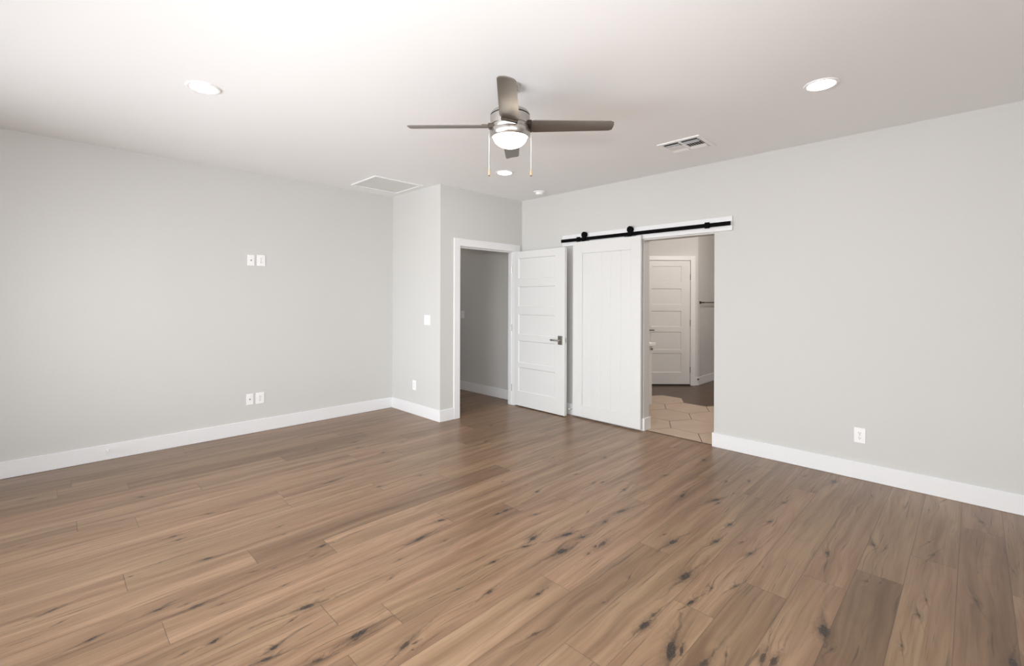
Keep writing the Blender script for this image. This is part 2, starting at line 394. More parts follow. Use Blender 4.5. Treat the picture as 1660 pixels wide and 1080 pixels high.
def build_floor(name, x0, x1, y0, y1, seed0, knots, ends, cell=0.0158, wood='wood'):
    r0 = math.floor((y0 - PLANK_Y0) / PLANK_W); r1 = math.ceil((y1 - PLANK_Y0) / PLANK_W)
    sub = 12
    ys = [y0]; row_of = []
    for r in range(r0, r1):
        for k in range(sub):
            e = PLANK_Y0 + (r + (k + 1) / sub) * PLANK_W
            if e <= y0 + 1e-4: continue
            ys.append(min(e, y1)); row_of.append(r)
            if e >= y1: break
    ys = np.array(ys); nx = int((x1 - x0) / cell)
    xs = np.linspace(x0, x1, nx + 1)
    rng = random.Random(seed0)
    GX, GY = np.meshgrid(xs, ys)
    nvx, nvy = len(xs), len(ys)
    co = np.stack([GX, GY, np.zeros_like(GX)], -1).reshape(-1, 3).astype(np.float32)
    ii, jj = np.meshgrid(np.arange(nvx - 1), np.arange(nvy - 1))
    a = (jj * nvx + ii).ravel()
    quads = np.stack([a, a + 1, a + 1 + nvx, a + nvx], -1).astype(np.int32)
    me = bpy.data.meshes.new(name)
    me.vertices.add(len(co)); me.vertices.foreach_set('co', co.ravel())
    me.loops.add(quads.size); me.loops.foreach_set('vertex_index', quads.ravel())
    me.polygons.add(len(quads)); me.polygons.foreach_set('loop_start', np.arange(0, quads.size, 4, dtype=np.int32))
    me.update(calc_edges=True)
    # boards
    tone = np.zeros((nvy - 1, nvx - 1), np.float32); seed = np.zeros_like(tone)
    along = np.full((nvy - 1, nvx - 1, 4), 9.0, np.float32)
    cxs = (xs[:-1] + xs[1:]) / 2
    boards = {}
    for r in range(r0, r1):
        lst = list(ends.get(r, []))
        if not lst:
            x = x0 - rng.uniform(0.2, 1.9)
            while x < x1:
                lst.append((x, rng.choice([-.22, -.1, 0, .05, .12, .2, .28]) + rng.uniform(-.06, .06))); x += rng.uniform(1.2, 2.1)
        else:
            x = lst[-1][0] + rng.uniform(1.6, 2.1)
            while x < x1: lst.append((x, rng.uniform(-.2, .2))); x += rng.uniform(1.2, 2.1)
            while lst[0][0] > x0: lst.insert(0, (lst[0][0] - rng.uniform(1.3, 2.0), rng.uniform(-.12, .22)))
        boards[r] = [(x, t, rng.uniform(0, 10)) for x, t in lst]
    for j, r in enumerate(row_of):
        b = boards[r]; bx = np.array([q[0] for q in b])
        k = np.clip(np.searchsorted(bx, cxs, side='right') - 1, 0, len(b) - 1)
        tone[j] = np.array([q[1] for q in b])[k]; seed[j] = np.array([q[2] for q in b])[k]
        # distance to the nearest butt end, at each cell's own corners
        dl = np.min(np.abs(xs[:-1, None] - bx[None]), 1); dr = np.min(np.abs(xs[1:, None] - bx[None]), 1)
        along[j, :, 0] = dl; along[j, :, 1] = dr; along[j, :, 2] = dr; along[j, :, 3] = dl
        # a board end snaps to the nearest cell edge
        for q in bx:
            i = int(round((q - x0) / (xs[1] - xs[0])))
            if 0 < i < nx:
                along[j, i - 1, 1] = along[j, i - 1, 2] = 0.0
                along[j, i, 0] = along[j, i, 3] = 0.0
                if i + 1 < nx: pass
    A = me.attributes
    A.new('tone', 'FLOAT', 'FACE').data.foreach_set('value', tone.ravel())
    A.new('seed', 'FLOAT', 'FACE').data.foreach_set('value', seed.ravel())
    A.new('along', 'FLOAT', 'CORNER').data.foreach_set('value', along.ravel())
    size = {1: (.011, .006, .8), 2: (.018, .0095, .95), 3: (.031, .014, 1.0), 4: (.030, .018, 1.1), 5: (.046, .023, 1.1)}
    cyc = (ys[:-1] + ys[1:]) / 2
    best = np.full((nvy - 1, nvx - 1), 1e9, np.float32)
    kv = np.full((nvy - 1, nvx - 1, 4, 3), 60.0, np.float32)
    ox = np.array([0, 1, 1, 0]); oy = np.array([0, 0, 1, 1])
    for kx, ky, s in knots:
        a_, b_, st = size[s]
        a_ *= rng.uniform(.85, 1.4); b_ *= rng.uniform(.85, 1.15); tl = rng.uniform(-.3, .3); st *= rng.uniform(.8, 1.0)
        i0, i1 = np.searchsorted(xs, (kx - a_ * 11, kx + a_ * 11)); j0, j1 = np.searchsorted(ys, (ky - b_ * 8, ky + b_ * 8))
        for j in range(max(j0 - 1, 0), min(j1, nvy - 1)):
            for i in range(max(i0 - 1, 0), min(i1, nvx - 1)):
                dx = cxs[i] - kx; dy = cyc[j] - ky + tl * dx
                d2 = (dx / a_) ** 2 + (dy / b_) ** 2
                if d2 < best[j, i]:
                    best[j, i] = d2
                    px = xs[i + ox] - kx; py = ys[j + oy] - ky + tl * px
                    kv[j, i, :, 0] = px / a_; kv[j, i, :, 1] = py / b_; kv[j, i, :, 2] = st
    A.new('knotpos', 'FLOAT_VECTOR', 'CORNER').data.foreach_set('vector', kv.ravel())
    o = bpy.data.objects.new(name, me); C.objects.link(o); me.materials.append(M[wood])
    return o
tag(build_floor('floor', XW, 4.60, YS, 7.2, 4, KNOTS, ENDS),
    'wide knotty light brown oak plank floor of the big room', 'floor', kind='structure')
rb = random.Random(8)
tag(build_floor('floor_bathroom', 4.60, 9.4, 0.9, 4.45, 11, [(rb.uniform(5, 9), rb.uniform(1, 4.2), rb.choice([1, 1, 2])) for _ in range(30)], {}, 0.03, 'darkwood'),
    'dark wood floor beyond the hexagon tiles in the side room', 'floor', kind='structure')

# large beige hexagon tiles from the threshold on, ragged where they meet the wood
def hex_tiles():
    s = 0.300; dxr = 0.5205; rowh = 0.450
    top = bmesh.new(); base = bmesh.new()
    skip = lambda cx, cy: (cy > 3.3 and cx > 5.6) or (abs(cy - 3.113) < .1 and cx > 6.3) or (abs(cy - 2.663) < .1 and cx > 6.05) or (cy < 2.4 and cx > 6.42)
    for j in range(-4, 4):
        cy = 2.663 + j * rowh
        off = 5.895 if j % 2 == 0 else 6.155
        for i in range(-4, 6):
            cx = off + i * dxr
            if skip(cx, cy) or not (4.2 < cx < 8.5): continue
            for b, r, z in ((top, s - 0.0045, 0.0045), (base, s + 0.001, 0.0025)):
                vs = [(cx + r * math.sin(math.radians(60 * k)) * dxr / (s * math.sqrt(3)), cy + r * math.cos(math.radians(60 * k))) for k in range(6)]
                lo = [b.verts.new((x, y, 0.0005)) for x, y in vs]; hi = [b.verts.new((x, y, z)) for x, y in vs]
                b.faces.new(hi[::-1]); b.faces.new(lo)
                for k in range(6): b.faces.new((lo[k], hi[k], hi[(k + 1) % 6], lo[(k + 1) % 6]))
    for b in (top, base):
        bmesh.ops.recalc_face_normals(b, faces=b.faces[:])
        for co, no in (((4.583, 0, 0), (-1, 0, 0)), ((0, 0.95, 0), (0, -1, 0)), ((0, 4.40, 0), (0, 1, 0))):
            g = b.verts[:] + b.edges[:] + b.faces[:]
            bmesh.ops.bisect_plane(b, geom=g, plane_co=co, plane_no=no, clear_outer=True)
        # clear what would run under the wall beside the opening
    return top, base
tp, bs = hex_tiles()
root = thing('floor_tiles', 'large beige hexagon floor tiles with dark joints inside the barn door opening', 'tiles', kind='structure')
MB().add(tp).build('tiles', M['tile'], root)
MB().add(bs).build('grout', M['grout'], root)

# ------------------------------------------------------------------ walls and ceiling
def struct(name, mb, m, label, cat):
    return tag(mb.build(name, m), label, cat, kind='structure')
WM = M['wall']
struct('wall_left', MB().box(XW - WT, XJ + WT, YL, YL + WT, 0, H), WM, 'long plain light grey wall on the left with the paired plates', 'wall')
struct('wall_return', MB().box(XJ, XJ + WT, YD + WT, YL, 0, H).box(XJ, XJ + WT, YL + WT, 7.2, 0, H), WM,
       'short bright grey return wall with a switch plate beside the hall doorway', 'wall')
ro0, ro1, roz = DR_X0 - 0.02, DR_X1 + 0.02, DR_Z + 0.02
struct('wall_doorway', MB().box(XJ, ro0, YD, YD + WT, 0, H).box(ro1, XR + WT, YD, YD + WT, 0, H).box(ro0, ro1, YD, YD + WT, roz, H), WM,
       'short shaded grey wall that holds the hall doorway', 'wall')
struct('wall_right', MB().box(XR, XR + WT, YS - WT, OP_Y0, 0, H).box(XR, XR + WT, OP_Y1, YD, 0, H).box(XR, XR + WT, OP_Y0, OP_Y1, OP_Z, H), WM,
       'long light grey wall on the right with the barn door opening', 'wall')
y0, y1, z0, z1 = WIN_W
struct('wall_west', MB().box(XW - WT, XW, YS - WT, y0, 0, H).box(XW - WT, XW, y1, YL, 0, H).box(XW - WT, XW, y0, y1, 0, z0).box(XW - WT, XW, y0, y1, z1, H), WM,
       'grey window wall behind the camera on the left', 'wall')
x0, x1, z0, z1 = WIN_S
struct('wall_south', MB().box(XW, x0, YS - WT, YS, 0, H).box(x1, XR, YS - WT, YS, 0, H).box(x0, x1, YS - WT, YS, 0, z0).box(x0, x1, YS - WT, YS, z1, H), WM,
       'grey window wall behind the camera on the right', 'wall')
struct('wall_hall', MB().box(4.60, 4.60 + WT, YD + WT, 7.2, 0, H).box(XJ + WT, 4.60, 7.2, 7.3, 0, H), WM,
       'dim grey hall wall seen through the doorway', 'wall')
# the side room behind the barn door
AC = Vector((7.608, 3.244)); AD = Vector((-math.sin(YAW), math.cos(YAW)))      # its far wall stands at 45 degrees
AE = AC + AD * 1.62
AN = Vector((math.cos(YAW), math.sin(YAW)))
def vec2(v): return (v.x, v.y)
struct('wall_angled', MB().poly([vec2(AC), vec2(AE), vec2(AE + AN * .1), vec2(AC + AN * .1)], 0, H), WM,
       'angled grey wall of the side room holding the far door', 'wall')
struct('wall_bathroom', MB().box(AC.x + 0.072, 9.4, 3.244, 3.244 + 0.1, 0, H).box(9.4, 9.5, 0.8, 3.344, 0, H).box(XR + WT, 9.4, 0.8, 0.9, 0, H)
       .box(XR + WT, AE.x + .05, AE.y - .02, AE.y + 0.08, 0, H), WM, 'grey wall with the towel bar in the side room', 'wall')
struct('ceiling', MB().box(XW - WT, 9.5, YS - WT, 7.3, H, H + 0.1), M['ceil'], 'flat white ceiling', 'ceiling')

# baseboards
def bb(name, label, *segs):
    m = MB()
    for x0, x1, y0, y1 in segs: m.box(x0, x1, y0, y1, 0, BB_H, 0.003, 1)
    return struct(name, m, M['trim'], label, 'baseboard')
CAS = 0.092
bb('baseboard_left', 'white baseboard along the long left wall', (XW, XJ - BB_T, YL - BB_T, YL))
bb('baseboard_return', 'white baseboard under the short return wall', (XJ - BB_T, XJ, YD - BB_T, YL))
bb('baseboard_doorway', 'short white baseboard left of the hall doorway', (XJ, DR_X0 - CAS, YD - BB_T, YD))
bb('baseboard_right', 'white baseboard along the right wall, wrapping into the barn door opening',
   (XR - BB_T, XR, YS, OP_Y0), (XR - BB_T, XR + WT + BB_T, OP_Y0, OP_Y0 + BB_T))
bb('baseboard_corner', 'white baseboard behind the open door and barn door, ending at the opening',
   (XR - BB_T, XR, OP_Y1, YD - .02), (XR - BB_T, XR + WT + BB_T, OP_Y1 - BB_T, OP_Y1))
bb('baseboard_hall', 'white baseboard in the dim hall', (4.60 - BB_T, 4.60, YD + WT, 7.2))
bb('baseboard_bathroom', 'white baseboard under the towel bar in the side room', (AC.x - .004, 9.4, 3.244 - BB_T, 3.244))
bb('baseboard_west', 'white baseboard under the west window', (XW, XW + BB_T, YS, YL - BB_T))
bb('baseboard_south', 'white baseboard under the south window', (XW + BB_T, XR - BB_T, YS, YS + BB_T))
def on_angled(s0, s1, d0, d1):        # footprint on the angled wall: s along it from its corner, d out from it
    q = lambda s, d: vec2(AC + AD * s - AN * d)
    return [q(s0, d0), q(s1, d0), q(s1, d1), q(s0, d1)]
struct('baseboard_angled', MB().poly(on_angled(-0.004, 0.06, 0.0, BB_T), 0, BB_H), M['trim'], 'stub of white baseboard right of the far door', 'baseboard')

# windows behind the camera
def window(name, horizontal_axis, a0, a1, z0, z1, wall, label, n):
    root = thing(name, label, 'window', kind='structure')
    fr = MB(); gl = MB()
    def bx(m, u0, u1, v0, v1, d0, d1):
        if horizontal_axis == 'Y': m.box(wall - d1, wall - d0, u0, u1, v0, v1)
        else: m.box(u0, u1, wall - d1, wall - d0, v0, v1)
    t = 0.05
    bx(fr, a0, a1, z0, z0 + t, .02, .09); bx(fr, a0, a1, z1 - t, z1, .02, .09)
    for i in range(n + 1):
        u = a0 + (a1 - a0 - t) * i / n
        bx(fr, u, u + t, z0 + t, z1 - t, .02, .09)
    fr.build('window_frame', M['trim'], root)
    for i in range(n):
        g = MB()
        u0 = a0 + (a1 - a0 - t) * i / n + t; u1 = a0 + (a1 - a0 - t) * (i + 1) / n
        bx(g, u0, u1, z0 + t, z1 - t, .052, .056)
        g.build('pane', M['glass'], root)
    return root
window('window_1', 'Y', *WIN_W, XW, 'wide three pane window in the west wall behind the camera', 3)
window('window_2', 'X', *WIN_S, YS, 'two pane window in the south wall behind the camera', 2)

# ------------------------------------------------------------------ hall doorway and its open door
t = thing('trim_1', 'white casing and jambs around the hall doorway', 'door casing', kind='structure')
m = MB()
ct = 0.018
m.box(DR_X0 - CAS, DR_X0 - .004, YD - ct, YD, 0, DR_Z + CAS, 0.002, 1)
m.box(DR_X1 + .004, DR_X1 + CAS, YD - ct, YD, 0, DR_Z + CAS, 0.002, 1)
m.box(DR_X0 - .004, DR_X1 + .004, YD - ct, YD, DR_Z + .004, DR_Z + CAS, 0.002, 1)
m.build('casing', M['trim'], t)
m = MB()
m.box(DR_X0 - .02, DR_X0, YD - .002, YD + WT, 0, DR_Z)
m.box(DR_X1, DR_X1 + .02, YD - .002, YD + WT, 0, DR_Z)
m.box(DR_X0 - .02, DR_X1 + .02, YD - .002, YD + WT, DR_Z, DR_Z + .02)
m.box(DR_X0, DR_X0 + .012, YD + .045, YD + .08, 0, DR_Z)
m.box(DR_X1 - .012, DR_X1, YD + .045, YD + .08, 0, DR_Z)
m.box(DR_X0 + .012, DR_X1 - .012, YD + .045, YD + .08, DR_Z - .012, DR_Z)
m.build('jamb', M['trim'], t)

def panel_leaf(w, h, th, panels, depth=0.009, slope=0.014):
    """door leaf in x 0..w, y 0..th (front at y=0), z 0..h, with sunk panels on both faces; panels: (x0,x1,z0,z1)"""
    xs = sorted({0, w, *[p[0] for p in panels], *[p[1] for p in panels]})
    zs = sorted({0, h, *[p[2] for p in panels], *[p[3] for p in panels]})
    b = bmesh.new()
    for y, flip in ((0, False), (th, True)):
        V = {(i, k): b.verts.new((x, y, z)) for i, x in enumerate(xs) for k, z in enumerate(zs)}
        sunk = []
        for i in range(len(xs) - 1):
            for k in range(len(zs) - 1):
                vs = [V[i, k], V[i + 1, k], V[i + 1, k + 1], V[i, k + 1]]
                f = b.faces.new(vs[::-1] if flip else vs)
                cx, cz = (xs[i] + xs[i + 1]) / 2, (zs[k] + zs[k + 1]) / 2
                if any(p[0] < cx < p[1] and p[2] < cz < p[3] for p in panels): sunk.append(f)
        b.normal_update()
        bmesh.ops.inset_individual(b, faces=sunk, thickness=slope, depth=-depth)
    bmesh.ops.remove_doubles(b, verts=b.verts[:], dist=1e-6)
    be = [e for e in b.edges if e.is_boundary]
    bmesh.ops.bridge_loops(b, edges=be)
    bmesh.ops.recalc_face_normals(b, faces=b.faces[:])
    return b
DW, DH, DT = 0.905, 2.030, 0.040
PZ = [(0.192, 0.508), (0.567, 0.859), (0.941, 1.204), (1.310, 1.569), (1.673, 1.940)]
# the door stands open at right angles, its hinges by the right jamb
hinge = Vector((4.414, YD + 0.040, 0.012))
d1 = thing('door_1', 'white five panel door with nickel lever, standing open between hall doorway and barn door', 'door', hinge, math.radians(-91.0), kind='structure')
# local x runs from the hinge edge to the free edge, local -y is the face towards the room
leaf = MB().add(panel_leaf(DW, DH, DT, [(0.118, 0.752, a, b) for a, b in PZ])).build('leaf', M['door'], d1)
def lever(parent, x, z, side, mname='dark_nickel', arm=-0.115):
    """square rose and lever; side -1: on the local -y face, +1: on the back"""
    y = 0 if side < 0 else DT
    s = side
    m = MB().box(x - .033, x + .033, min(y, y + s * .010), max(y, y + s * .010), z - .054, z + .054, 0.002, 1)
    h = m.build('handle', M[mname], parent)
    k = MB().tube([(x, y, z), (x, y + s * .05, z)], 0.011, 12)
    k.box(min(x, x + arm) - .004, max(x, x + arm) + .010, min(y + s * .040, y + s * .056), max(y + s * .040, y + s * .056), z - .010, z + .010, 0.003, 2)
    k.build('lever', M['nickel'], h, True)
    return h
lever(d1, DW - 0.067, 0.906, -1)
lever(d1, DW - 0.067, 0.906, 1)
MB().box(DW - .0005, DW + .0015, .008, .032, .906 - .03, .906 + .03).box(DW + .001, DW + .010, .013, .027, .906 - .009, .906 + .009, .002, 1).build('latch_plate', M['nickel'], d1)
for z in (0.22, 1.02, 1.80):
    MB().tube([(-.006, -.004, z - .045), (-.006, -.004, z + .045)], 0.006, 10).box(-.003, -.001, -.004, .03, z - .044, z + .044).build('hinge', M['nickel'], d1)

# ------------------------------------------------------------------ barn door, its header board and rail
t2 = struct('trim_2', MB().box(XR - .020, XR, 1.612, 3.640, 2.070, 2.203, 0.002, 1), M['trim'], 'white header board behind the black barn door rail', 'header board')
BX = 4.497                          # front of the leaf
bd = thing('door_4', 'white barn door with vertical grooved boards hanging from the black rail', 'barn door', (BX, 3.444, 0.018), math.radians(-90), kind='structure')
bw, bh, bt = 0.907, 2.085, 0.033
fx0, fx1, fz0, fz1 = 0.138, 0.789, 0.137, 1.942
m = MB()
m.box(0, fx0, 0, bt, 0, bh, .003, 1).box(fx1, bw, 0, bt, 0, bh, .003, 1)
m.box(fx0 - .003, fx1 + .003, 0, bt, 0, fz0, .003, 1).box(fx0 - .003, fx1 + .003, 0, bt, fz1, bh, .003, 1)
m.build('frame', M['door'], bd)
m = MB()
n = 5; pw = (fx1 - fx0) / n
for i in range(n): m.box(fx0 + i * pw, fx0 + (i + 1) * pw, 0.010, bt - .006, fz0 - .002, fz1 + .002, 0.004, 1)
m.build('board_panel', M['door'], bd)
RZ0, RZ1 = 2.113, 2.152            # rail, lower and upper edge
RX0, RX1 = BX + .010, BX + .017
rail = thing('barn_door_rail', 'black flat steel rail above the barn door and its opening', 'rail', (RX1, 2.62, RZ0), math.radians(-90))
def rl(y): return 2.62 - y          # local x on the rail from world y
MB().box(rl(3.636), rl(1.618), RX0 - RX1, 0, 0, RZ1 - RZ0, .0015, 1).build('bar', M['black'], rail)
for y in (3.50, 3.05, 2.60, 2.15, 1.72):
    MB().lathe([(0, .0), (.011, 0), (.011, XR - .020 - RX1), (0, XR - .020 - RX1)], 16, (rl(y), 0, .0195), 'Y').build('spacer', M['black'], rail, True)
for y in (3.372, 1.835):            # end stops clamped round the bar
    MB().box(rl(y) - .022, rl(y) + .022, RX0 - RX1 - .010, .006, -.008, RZ1 - RZ0 + .010, .003, 1).build('rail_stop', M['black'], rail)
for y in (3.285, 2.672):
    x = 3.444 - y
    hz = RZ1 - 0.018 + .029
    hg = MB().box(x - .065, x + .065, .002, bt - .002, bh, bh + .006, .001, 1).box(x - .022, x + .022, -.006, -.001, bh - .0, hz + .02, .002, 1)
    hg.box(x - .022, x + .022, -.006, .012, bh + .001, bh + .006, .001, 1)
    hgo = hg.build('hanger', M['black'], bd)
    MB().lathe([(0, -.004), (.030, -.004), (.036, .0), (.036, .005), (.029, .008), (.029, .019), (.036, .022), (.036, .026), (0, .028)], 32, (x, 0, hz), 'Y').build('roller', M['black'], hgo, True)

# ------------------------------------------------------------------ far door in the side room, open leaf beside the opening
fd = thing('door_2', 'shaded white five panel door in the angled wall beyond the opening', 'door', (AC.x, AC.y, 0), YAW + math.pi / 2, kind='structure')
# local x runs along the angled wall away from its corner, local +y towards the viewer
FX0, FW, FH = 0.1425, 0.765, 2.03
c = panel_leaf(FW, FH, .035, [(0.145, 0.635, a, b) for a, b in PZ], 0.008, 0.012)
MB().add(c).xf(Matrix.Translation((FX0, .0025, 0.022))).build('leaf', M['door'], fd)
for z in (0.258, 1.028, 1.787):
    MB().box(FX0 - .008, FX0 + .002, .036, .0425, z - .05, z + .05, .002, 1).build('hinge', M['bronze'], fd)
hx = FX0 + FW - .06
h = MB().box(hx - .03, hx + .03, .0375, .045, .88, .94, .002, 1).build('handle', M['bronze'], fd)
MB().tube([(hx, .04, .911), (hx, .085, .911)], .009, 10).box(hx - .105, hx + .01, .078, .09, .903, .919, .003, 1).build('lever', M['bronze'], h)
MB().box(FX0 + .0, FX0 + FW, .001, .028, 0.001, 0.020).build('gap_shade_strip', M['slot'], fd)  # dark strip, the shade under the leaf put in as colour
tr3 = thing('trim_3', 'white casing around the far door of the side room', 'door casing', (AC.x, AC.y, 0), YAW + math.pi / 2, kind='structure')
m = MB()
m.box(FX0 - .085, FX0 - .006, .001, .046, 0, FH + .10, .002, 1).box(FX0 + FW + .006, FX0 + FW + .085, .001, .046, 0, FH + .10, .002, 1)
m.box(FX0 - .006, FX0 + FW + .006, .001, .046, FH + .028, FH + .10, .002, 1)
m.build('casing', M['trim'], tr3)

VX0, VX1, VY0, VY1 = XR + WT + .006, 5.345, 2.853, 3.40
va = thing('vanity', 'pale bathroom vanity with overhanging top, just inside the barn door opening', 'vanity', (VX0, VY0, 0))
vl, vd = VX1 - VX0, VY1 - VY0
MB().box(0, vl, .02, vd, .10, .843, .002, 1).box(.02, vl - .02, .075, vd, 0, .10).build('cabinet', M['door'], va)
for k in (0, 1):
    x0_, x1_ = .006 + k * vl / 2, vl / 2 - .003 + k * (vl / 2 - .003)
    df = MB().box(x0_, x1_, 0, .0195, .106, .835, .002, 1).build('door', M['door'], va)
    xx = x1_ - .03 if k == 0 else x1_ - .035
    MB().lathe([(0, -.026), (.013, -.025), (.014, -.019), (.006, -.014), (.006, 0), (0, 0)], 20, (xx, 0, .800), 'Y').build('knob', M['dark_nickel'], df, True)
MB().box(0, vl + .035, -.032, vd, .844, .878, .003, 2).build('countertop', M['plastic'], va)

# ------------------------------------------------------------------ plates on the walls
def plate(root, w, h):
    MB().box(-w / 2, w / 2, -.006, 0, -h / 2, h / 2, .0022, 2).build('cover_plate', M['plastic'], root)
def outlet(label, loc, rz, group=None, w=.074, h=.117):
    r = thing('wall_outlet', label, 'outlet', loc, rz, group)
    plate(r, w, h)
    for s in (-1, 1):
        z = s * .0195
        q = MB().poly([(-.017, -.012), (-.012, -.0145), (.012, -.0145), (.017, -.012), (.017, .012), (.012, .0145), (-.012, .0145), (-.017, .012)], 0, .0022)
        q.xf(Matrix.Translation((0, -.006, z)) @ Matrix.Rotation(math.pi / 2, 4, 'X'))
        f = q.build('receptacle', M['plastic'], r)
        sl = MB().box(-.0075, -.0050, -.0088, -.0080, z - .001, z + .0075).box(.0050, .0075, -.0088, -.0080, z, z + .0065)
        sl.lathe([(0, -.0088), (.0028, -.0088), (.0028, -.0080), (0, -.0080)], 12, (0, 0, z - .0068), 'Y').build('slots', M['slot'], f)
    MB().lathe([(0, -.0075), (.003, -.0072), (.0032, -.006), (0, -.006)], 12, (0, 0, 0), 'Y').build('screw', M['nickel'], r)
    return r
def coax(label, loc, rz, group=None):
    r = thing('cable_plate', label, 'cable plate', loc, rz, group)
    plate(r, .068, .114)
    MB().lathe([(0, -.012), (.0038, -.012), (.0046, -.0115), (.0055, -.0075), (.0075, -.0072), (.0075, -.006), (0, -.006)], 6, (0, 0, 0), 'Y').build('connector', M['dark_nickel'], r)
    for s in (-1, 1):
        MB().lathe([(0, -.0075), (.0028, -.0072), (.003, -.006), (0, -.006)], 12, (0, 0, s * .041), 'Y').build('screw', M['plastic'], r)
    return r
G1 = 'plates on the left wall'
coax('small white cable plate with dark dot, upper pair on the left wall', (1.524, YL, 1.818), 0, G1)
outlet('white power outlet right of the cable plate in the upper pair', (1.622, YL, 1.820), 0, G1, .082, .118)
cp = [o for o in C.objects if o.name == 'cable_plate'][0]
op = [o for o in C.objects if o.name == 'wall_outlet'][0]
dup(cp, (1.516, YL, 0.357), 0, 'small white cable plate with dark dot, lower pair above the baseboard')
dup(op, (1.614, YL, 0.356), 0, 'white power outlet right of the cable plate in the lower pair')
outlet('white power outlet low on the long right wall', (XR, 0.645, 0.345), -math.pi / 2)
outlet('white power outlet low on the short return wall, under the switch plate', (XJ, 4.877, 0.356), -math.pi / 2, None, .072, .116)
sw = thing('light_switch', 'wide white plate with two rocker switches on the return wall', 'light switch', (XJ, 4.606, 1.165), -math.pi / 2)
plate(sw, .118, .118)
for s in (-1, 1):
    b = MB().box(s * .023 - .0165, s * .023 + .0165, -.0105, -.005, -.0335, .0335, .0015, 1)
    b.xf(Matrix.Rotation(math.radians(2.2 * s), 4, 'X')).build('rocker', M['plastic'], sw)
sw2 = thing('light_switch', 'narrow white switch plate on the dim hall wall', 'light switch', (4.60, 5.668, 1.170), -math.pi / 2)
plate(sw2, .074, .118)
MB().box(-.0165, .0165, -.0105, -.005, -.0335, .0335, .0015, 1).build('rocker', M['plastic'], sw2)

# door stops
def stop(label, loc, rz):
    r = thing('door_stop', label, 'door stop', loc, rz)
    MB().lathe([(0, 0), (.013, 0), (.012, -.006), (.006, -.008), (0, -.008)], 20, (0, 0, 0), 'Y').build('base', M['rubber'], r, True)
    pts = [(0.0052 * math.cos(k * .9), -.008 - k * .0011, 0.0052 * math.sin(k * .9)) for k in range(48)]
    MB().tube(pts, 0.0014, 6).build('spring', M['rubber'], r, True)
    MB().lathe([(0, -.058), (.0075, -.058), (.008, -.062), (.008, -.072), (.006, -.076), (0, -.077)], 20, (0, 0, 0), 'Y').build('tip', M['rubber'], r, True)
    return r
ds = stop('small white spring door stop on the long left baseboard', (0.385, YL - BB_T, 0.088), 0)
dup(ds, (XR - BB_T, 3.482, 0.085), -math.pi / 2, 'small spring door stop between the open door and the barn door')
r = thing('door_bumper', 'tiny dark bumper on the baseboard corner beside the far door', 'door stop', (AC.x - BB_T * 0.9, AC.y - .012, 0.10), YAW - math.pi / 2)
MB().lathe([(0, 0), (.012, 0), (.011, -.012), (.006, -.03), (0, -.032)], 16, (0, 0, 0), 'Y').build('bumper', M['bronze'], r, True)

# towel bar
tb = thing('towel_bar', 'dark metal towel bar in the shaded side room', 'towel bar', (7.69, 3.244, 1.365), 0)
for x in (0, .61):
    MB().box(x - .022, x + .022, -.010, 0, -.022, .022, .002, 1).box(x - .009, x + .009, -.07, -.008, -.009, .009, .002, 1).build('bracket', M['bronze'], tb)
MB().box(-.01, .62, -.072, -.058, -.008, .008, .002, 1).build('rod', M['bronze'], tb)

# ------------------------------------------------------------------ ceiling fittings
def can(label, x, y, group='recessed ceiling lights'):
    r = thing('ceiling_light', label, 'ceiling light', (x, y, H), 0, group)
    MB().lathe([(.074, -.001), (.074, -.005), (.082, -.008), (.091, -.006), (.094, 0), (.074, -.0)], 48).build('trim_ring', M['plastic'], r, True)
    MB().lathe([(0, -.0065), (.05, -.006), (.0742, -.004), (.0742, 0), (0, 0)], 48).build('lens', M['lens'], r, True)
    return r
c1 = can('round lit ceiling light nearest the long left wall', 0.697, 3.429)
dup(c1, (3.354, 0.671, H), 0, 'round lit ceiling light nearest the long right wall')
dup(c1, (3.389, 3.491, H), 0, 'round lit ceiling light just below the fan, deepest in the room')
dup(c1, (0.697, 0.671, H), 0, 'round lit ceiling light above and behind the camera')
dup(c1, (6.3, 2.0, H), 0, 'round lit ceiling light added out of view in the side room')  # unseen fitting, added to give the side room light
lamp('side_room_fill', (6.3, 2.0, H - .12), 44, .07, (1, .90, .83))  # extra point light added to brighten the side room
dup(c1, (3.95, 6.2, H), 0, 'round lit ceiling light in the hall')
lamp('hall_fill', (3.95, 6.2, H - .12), 1.6, .07, (1, .84, .70))  # weak warm fill light added to lift the hall

